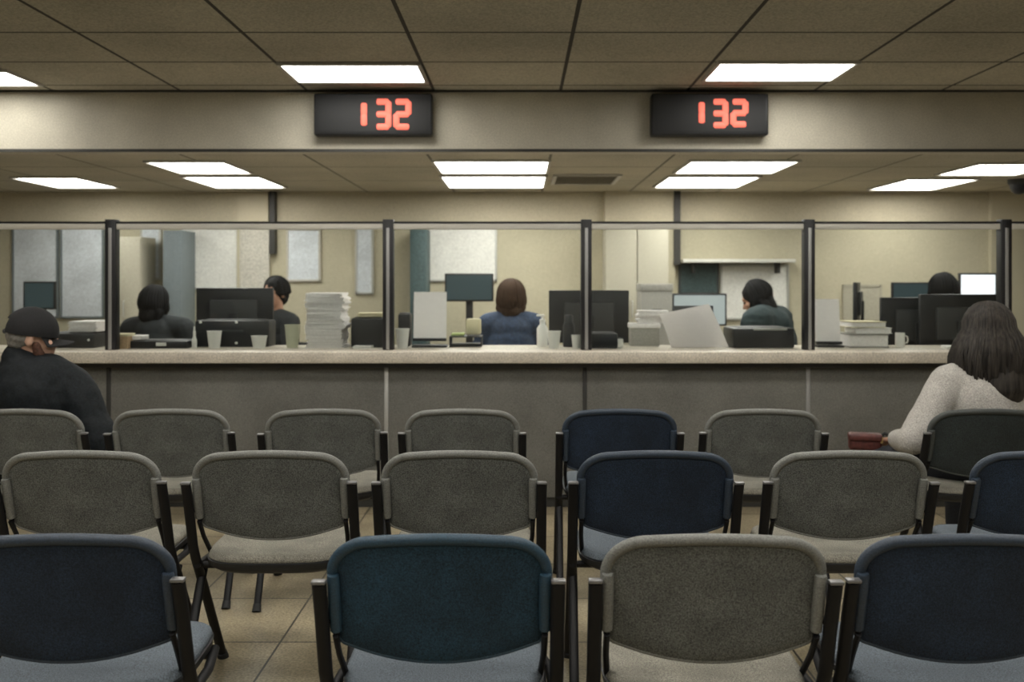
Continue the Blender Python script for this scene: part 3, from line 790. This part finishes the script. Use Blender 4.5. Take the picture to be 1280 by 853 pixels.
def paper_stack(px0, px1, py0, D, base, depth, label, n, jitter=.012, m='paper', taper=0, grp='paper stacks'):
    w = (px1-px0)*D/F; h = Z(py0, D)-base
    mb = MB(); z = 0.0
    for i in range(n):
        th = h/n; f = i/n; k = 1 - taper*(abs(math.sin(f*PI*2.4+.2))**.7)
        mb.box((random.uniform(-jitter, jitter)*(i > 0), random.uniform(-jitter, jitter)*(i > 0), z+th/2), (w*k*random.uniform(.9, 1.0), depth, th*.94), Euler((0, 0, random.uniform(-.06, .06)*(i > 0))).to_matrix())
        z += th
    # sheets are joined by a slightly smaller core so that the pile is solid
    mb.box((0, 0, h/2), (w*.76, depth*.88, h*.99))
    o = mb.build('paper_stack', m, None, smooth=False, loc=(X((px0+px1)/2, D), D, base))
    return tag(o, label, 'paper stack', grp)
paper_stack(384, 436, 366, 5.58, CT, .22, 'tall untidy stack of white papers on the counter', 46, .007, 'paper', .14)

def device(name, px0, px1, py0, D, base, depth, label, cat, m='blackplastic', extras=()):
    w = (px1-px0)*D/F; h = Z(py0, D)-base
    t = thing(name, label, cat, (X((px0+px1)/2, D), D, base))
    MB().box((0, 0, h*.5), (w, depth, h), bev=min(.012, h*.2), seg=2).build('housing', m, t)
    MB().box((0, depth*.0, h*.985), (w*.8, depth*.7, h*.06+.004), bev=.002).build('lid', 'darkgrey', t)
    for nm, (ux, uz, uw, uh), em in extras:
        MB().box((ux*w, -depth/2-.001, uz*h), (uw, .006, uh), bev=.002).build(nm, em, t)
    return t
device('printer', 72, 131, 415, 5.62, CT, .30, 'black printer at the left end beside the seated man', 'printer', extras=[('button', (.4, .55, .012, .012), 'white')])
paper_stack(96, 131, 401, 5.62, Z(415, 5.62)+.006, .21, 'short stack of white paper on top of the leftmost black printer', 12, .005)
device('receipt_printer', 249, 341, 400, 5.66, CT, .16, 'black printer in front of the wide monitor, two cups before it', 'printer', extras=[('button', (-.42, .93, .016, .014), 'white'), ('button', (.06, .93, .016, .014), 'white'), ('button', (.06, .15, .016, .014), 'white'), ('paper_slot', (-.1, .6, .22, .012), 'darkgrey')])
device('label_printer', 442, 482, 397, 5.62, CT, .2, 'black desktop printer right of the tall paper stack', 'printer')
paper_stack(449, 481, 391, 5.62, Z(397, 5.62)+.006, .16, 'few sheets of cream paper lying on the black printer by the paper stack', 4, .005, 'cream')
device('keyboard_terminal', 166, 241, 425, 5.55, CT, .2, 'low black terminal in front of the charcoal-topped worker', 'terminal', extras=[('label_plate', (.08, .55, .06, .02), 'white')])
device('card_terminal', 728, 771, 416, 5.50, CT, .14, 'black card terminal at the foot of the middle right post', 'terminal')
device('label_holder', 766, 779, 423, 5.48, CT, .03, 'small white label block beside the card terminal', 'label block', m='white')
device('printer', 910, 985, 409, 5.62, CT, .28, 'low black printer in front of the dark teal worker', 'printer', extras=[('paper_slot', (.1, .95, .2, .014), 'alu')])
device('desk_telephone', 499, 514, 392, 5.66, CT, .12, 'black telephone left of the upright printed sheet', 'telephone')
bx = thing('small_box', 'small tan cardboard box at the foot of the left post', 'box', (X(152, 5.46), 5.46, CT))
w = 24*5.46/F; h = Z(417, 5.46)-CT
MB().box((0, 0, h*.42), (w, .09, h*.84), bev=.002).build('carton', 'card', bx)
MB().box((0, 0, h*.91), (w*1.05, .1, h*.18), bev=.002).build('lid', 'cream', bx)
# white pad beside it, on the low terminal
tag(MB().box((0, 0, .012), (.10, .11, .024), bev=.002).build('note_pad', 'paper', None, loc=(X(173, 5.55), 5.53, Z(425, 5.55)+.005)), 'white note pad lying on the low black terminal', 'note pad')
# small bottle
bo = thing('small_bottle', 'small white bottle at the right end of the low black terminal', 'bottle', (X(243, 5.47), 5.47, CT))
MB().lathe((0, 0, 0), [(0, 0), (.014, 0), (.015, .05), (.009, .065), (.007, .08), (0, .08)], 16).build('bottle_body', 'white', bo)
MB().lathe((0, 0, .08), [(.008, -.004), (.008, .02), (.004, .028), (.004, .05), (0, .05)], 12).build('cap', 'white', bo)
# sanitizer bottle
bo = thing('spray_bottle', 'tall white bottle between the navy-topped worker and the monitor', 'bottle', (X(678, 5.62), 5.62, CT))
MB().lathe((0, 0, 0), [(0, 0), (.032, 0), (.034, .02), (.034, .11), (.018, .135), (.014, .15), (0, .15)], 20).build('bottle_body', 'white', bo)
hd = MB().lathe((0, 0, .148), [(.018, 0), (.018, .018), (.007, .02), (.007, .04), (0, .04)], 16).build('pump', 'white', bo)
MB().box((-.012, 0, .19), (.05, .018, .012), bev=.004).build('nozzle', 'white', hd)
# dark flask
fl = thing('flask', 'slim black flask between the two white cups', 'flask', (X(711, 5.6), 5.6, CT))
MB().lathe((0, 0, 0), [(0, 0), (.034, 0), (.036, .01), (.036, .13), (.026, .15), (0, .15)], 20).build('flask_body', 'blackplastic', fl)
MB().lathe((0, 0, .15), [(.026, -.004), (.027, .035), (.02, .045), (0, .045)], 20).build('cap', 'darkgrey', fl)

def sheet_stand(px0, px1, py0, py1, D, label):
    w = (px1-px0)*D/F; z1, z0 = Z(py0, D)-CT, max(Z(py1, D)-CT, .012)
    t = thing('document_holder', label, 'document holder', (X((px0+px1)/2, D), D, CT), 0, 'upright sheets on the counter')
    rot = Euler((-.12, 0, 0)).to_matrix()
    h = z1-z0
    MB().box((0, .014, z0+h/2-.01), (w*.96, .008, h*.96), rot, bev=.002).build('backboard', 'darkgrey', t)
    MB().box((0, .006, z0+h/2), (w, .003, h), rot).build('sheet', 'paperp', t, smooth=False)
    MB().box((0, .0, .006), (w*1.05, .14, .012), bev=.003).build('base', 'blackplastic', t)
    MB().box((0, -.022, z0+.008), (w*1.02, .04, .016), bev=.003).build('ledge', 'blackplastic', t)
    return t
sheet_stand(517, 558, 365, 426, 5.60, 'upright printed sheet on a stand left of the navy-topped worker')
sheet_stand(1019, 1050, 374, 430, 5.60, 'upright printed sheet on a stand beside the post right of the dark teal worker')
# paper tray
lt = thing('letter_tray', 'black letter tray with cream papers left of the navy-topped worker', 'letter tray', (X(583, 5.66), 5.66, CT))
for i in range(2):
    MB().box((0, 0, .012+i*.05), (.19, .2, .006), bev=.002).build('tray', 'blackplastic', lt)
for sx_ in (-1, 1): MB().box((sx_*.095, 0, .034), (.006, .2, .064), bev=.002).build('side_wall', 'blackplastic', lt)
tag(MB().box((0, 0, .006), (.075, .12, .012), bev=.001).build('green_pad', 'green', None, loc=(X(573, 5.66), 5.64, CT+.069)), 'green note pad in the letter tray', 'note pad')
tag(MB().box((0, 0, .05), (.09, .06, .10), bev=.012).build('paper_bag', 'cream', None, loc=(X(592, 5.66), 5.68, CT+.069)), 'small cream paper bag standing in the letter tray', 'bag')
# carton with papers
ca = thing('archive_box', 'grey archive box left of the large leaning sheet', 'box', (X(805, 5.70), 5.70, CT))
w = 36*5.70/F; h = Z(404, 5.70)-CT
MB().box((0, 0, h/2), (w, .1, h), bev=.003).build('carton', 'greybox', ca)
MB().box((0, 0, h-.014), (w+.012, .11, .03), bev=.003).build('lid', 'paper', ca)
paper_stack(796, 834, 388, 5.70, CT+h+.003, .1, 'messy pile of white paper on the grey archive box', 9, .008)
# leaning sheet with its rest
rs = thing('book_rest', 'black rest holding up the large leaning sheet', 'book rest', (X(868, 5.66), 5.66, CT))
MB().box((0, .0, .125), (.24, .01, .25), Euler((-.2, 0, 0)).to_matrix(), bev=.002).build('backboard', 'darkgrey', rs)
MB().box((0, .06, .006), (.2, .14, .012), bev=.003).build('base', 'blackplastic', rs)
mb = MB()
D = 5.55
cor = [(824, 393), (886, 380), (911, 436), (839, 443)]
P3 = []
for (px, py), dy in zip(cor, (.055, .07, -.035, -.05)):
    zz = max(Z(py, D+dy), CT+.003); P3.append(Vector((X(px, D+dy), D+dy, zz)))
c = sum(P3, Vector())/4
N = 10; front, backv = [], []
nrm = (P3[1]-P3[0]).cross(P3[3]-P3[0]).normalized()
if nrm.y > 0: nrm = -nrm
def q(u, v_): return P3[0].lerp(P3[1], u).lerp(P3[3].lerp(P3[2], u), v_) + nrm*(.012*math.sin(v_*PI)) - c
g0 = [[mb.bm.verts.new(q(i/N, j/N)) for i in range(N+1)] for j in range(N+1)]
for j in range(N):
    for i in range(N): mb.bm.faces.new((g0[j][i], g0[j][i+1], g0[j+1][i+1], g0[j+1][i]))
bmesh.ops.solidify(mb.bm, geom=mb.bm.faces[:], thickness=.004)
tag(mb.build('printed_sheet', 'paperp', None, loc=c), 'large printed white sheet leaning askew in the bay right of the middle', 'sheet')
# stacked binders on the right
def binder(px0, px1, z0, hh, D, rz, m, label):
    w = (px1-px0)*D/F
    t = thing('binder', label, 'binder', (X((px0+px1)/2, D), D, z0), rz, 'binders stacked on the counter')
    MB().box((0, 0, hh*.5), (w*.97, .205, hh*.78)).build('pages', 'paper', t, smooth=False)
    MB().box((0, 0, hh*.055), (w, .22, hh*.11), bev=.001).build('cover', m, t)
    MB().box((0, 0, hh*.945), (w, .22, hh*.11), bev=.001).build('cover', m, t)
    MB().box((0, .108, hh*.5), (w, .006, hh*.9), bev=.001).build('spine', m, t)
z = CT
for px0, px1, hh, rz, m, lb in ((1054, 1102, .085, .02, 'greybox', 'thick grey binder at the bottom of the stack right of the upright sheet'), (1063, 1107, .034, -.06, 'white', 'white binder in the middle of the stack of three'), (1056, 1099, .036, .03, 'cream', 'cream binder on top of the stack of three')):
    binder(px0, px1, z, hh, 5.61, rz, m, lb); z += hh+.001
mug = thing('mug', 'white mug by the stacked binders in front of the black monitor', 'mug', (X(1125, 5.6), 5.6, CT))
MB().lathe((0, 0, 0), [(0, 0), (.026, 0), (.028, .01), (.028, .085), (.025, .085), (.024, .01), (0, .01)], 20).build('mug_body', 'white', mug)
MB().tube([(.027, 0, .07), (.045, 0, .062), (.048, 0, .04), (.042, 0, .024), (.027, 0, .02)], .004, 6).build('handle', 'white', mug)
for px, wpx, lb in ((454, 23, 'white card lying at the foot of the second post from the left'), (1189, 18, 'white card lying on the counter by the long-haired woman')):
    tag(MB().box((0, 0, .008), (wpx*5.47/F, .09, .016), bev=.002).build('white_card', 'white', None, loc=(X(px, 5.47), 5.47, CT)), lb, 'card')

# ------------------------------------------------------------------ along the back wall
def board(px0, px1, py0, py1, m, frame, label, name='whiteboard', cat='whiteboard', D=WB):
    z1, z0 = Z(py0, D), Z(py1, D); x0, x1 = X(px0, D), X(px1, D)
    t = thing(name, label, cat, ((x0+x1)/2, D, z0), 0, None)
    w, h = x1-x0, z1-z0
    MB().box((0, -.01, h/2), (w, .02, h)).build('board_face', m, t, smooth=False)
    f = MB(); k = .018
    f.box((0, -.014, k/2), (w+.01, .028, k)); f.box((0, -.014, h-k/2), (w+.01, .028, k))
    f.box((-w/2, -.014, h/2), (k, .028, h)); f.box((w/2, -.014, h/2), (k, .028, h))
    f.build('frame', frame, t, smooth=False)
    return t
board(18, 73, 284, 398, 'boardcool', 'bluegrey', 'bluish pinboard at the far left, left one of the pair')
board(78, 130, 284, 398, 'boardcool', 'bluegrey', 'bluish pinboard at the far left, right one of the pair')
board(178, 201, 284, 350, 'boardcool', 'alu', 'narrow pale board between the beige and blue-grey lockers', 'notice_board', 'notice board')
board(228, 298, 282, 362, 'board', 'alu', 'pale whiteboard behind the charcoal-topped worker')
board(446, 466, 284, 368, 'boardcool', 'alu', 'narrow pale upright board right of the tall paper stack')
board(535, 620, 284, 352, 'board', 'alu', 'bright whiteboard above the dark screen in the middle bay')
board(360, 400, 286, 352, 'boardcool', 'partition', 'pale grey board on the wall above the tall paper stack', 'notice_board', 'notice board')
board(302, 336, 284, 366, 'partition', 'partition', 'narrow warm grey board right of the large whiteboard', 'notice_board', 'notice board', D=WB-.05)
board(849, 897, 329, 368, 'teal', 'darkgrey', 'dark teal notice board below the wall shelf', 'notice_board', 'notice board')
board(901, 984, 331, 400, 'board', 'alu', 'pale board behind the worker in dark teal')
board(1054, 1100, 356, 400, 'cabinet', 'cabinet', 'dull low board behind the stacked binders', 'notice_board', 'notice board')
sh_ = thing('wall_shelf', 'white wall shelf above the teal notice board', 'shelf', ((X(848, WB)+X(985, WB))/2, WB, Z(327, WB)))
w = X(985, WB)-X(848, WB)
MB().box((0, -.12, 0), (w, .24, .03), bev=.003).build('shelf_board', 'whitelam', sh_)
for s in (-1, 1): MB().box((s*(w/2-.12), -.07, -.06), (.02, .14, .1)).build('bracket', 'darkgrey', sh_, smooth=False)

def tall_cabinet(px0, px1, ytop, m, D, dep, label, doors=2):
    x0, x1 = X(px0, D), X(px1, D); zt = Z(ytop, D)
    t = thing('tall_cabinet', label, 'cabinet', ((x0+x1)/2, D+dep/2, 0), 0, None)
    w = x1-x0
    MB().span(-w/2, w/2, -dep/2+.02, dep/2, .06, zt, bev=.003).build('carcass', m, t)
    MB().span(-w/2+.02, w/2-.02, -dep/2+.04, dep/2-.02, 0, .06).build('plinth', 'trimdark', t, smooth=False)
    for i in range(doors):
        a = -w/2 + w*i/doors + .004; b = -w/2 + w*(i+1)/doors - .004
        dr = MB().span(a, b, -dep/2, -dep/2+.019, .07, zt-.01, bev=.003).build('door', m, t)
        hx = b-.04 if i == 0 and doors == 2 else a+.04
        MB().tube([(hx, -dep/2-.004, 1.0), (hx, -dep/2-.02, 1.01), (hx, -dep/2-.02, 1.13), (hx, -dep/2-.004, 1.14)], .006, 6).build('handle', 'alu', dr)
    return t
tall_cabinet(757, 836, 284, 'cabinet', 8.05, .30, 'tall pale cupboard left of the dark upright strip')
tall_cabinet(203, 227, 288, 'bluegrey', 8.05, .34, 'slim tall blue-grey locker left of the whiteboard', 1)
tall_cabinet(149, 176, 296, 'cabinet', 8.05, .33, 'slim tall beige locker behind the left post', 1)
tall_cabinet(512, 533, 286, 'teal', 8.05, .34, 'slim tall dark cabinet left of the bright whiteboard', 1)
gb = thing('file_box', 'grey file box on the wall side left of the screen in the black frame', 'box', (X(818, 7.6), 7.6, DZ))
w = 38*7.6/F; h = Z(355, 7.6)-DZ
MB().box((0, 0, h/2), (w, .28, h), bev=.004).build('carton', 'greybox', gb)
MB().box((0, 0, h-.03), (w+.012, .292, .06), bev=.004).build('lid', 'greybox', gb)
MB().box((0, -.142, h*.6), (.08, .006, .03), bev=.002).build('handle', 'blackmatte', gb)

# ------------------------------------------------------------------ world, camera, colour
wd = bpy.data.worlds.new('World'); scene.world = wd; wd.use_nodes = True
wd.node_tree.nodes['Background'].inputs[0].default_value = (.02, .02, .02, 1)
cam = bpy.data.cameras.new('camera'); co = bpy.data.objects.new('camera', cam); col.objects.link(co)
co.location = (0, 0, EYE); co.rotation_euler = (PI/2, 0, 0)
cam.sensor_width = 36; cam.sensor_fit = 'HORIZONTAL'; cam.lens = 36*F/1280
cam.shift_x = (640-CX)/1280; cam.shift_y = -(426.5-CY)/1280
cam.clip_start = .05
cam.dof.use_dof = True; cam.dof.focus_distance = 2.65; cam.dof.aperture_fstop = 3.4
scene.camera = co
vs = scene.view_settings
vs.view_transform = 'Standard'; vs.look = 'None'; vs.gamma = 1; vs.use_curve_mapping = False; vs.exposure = 0.3
scene.cycles.use_denoising = True
scene.cycles.max_bounces = 8
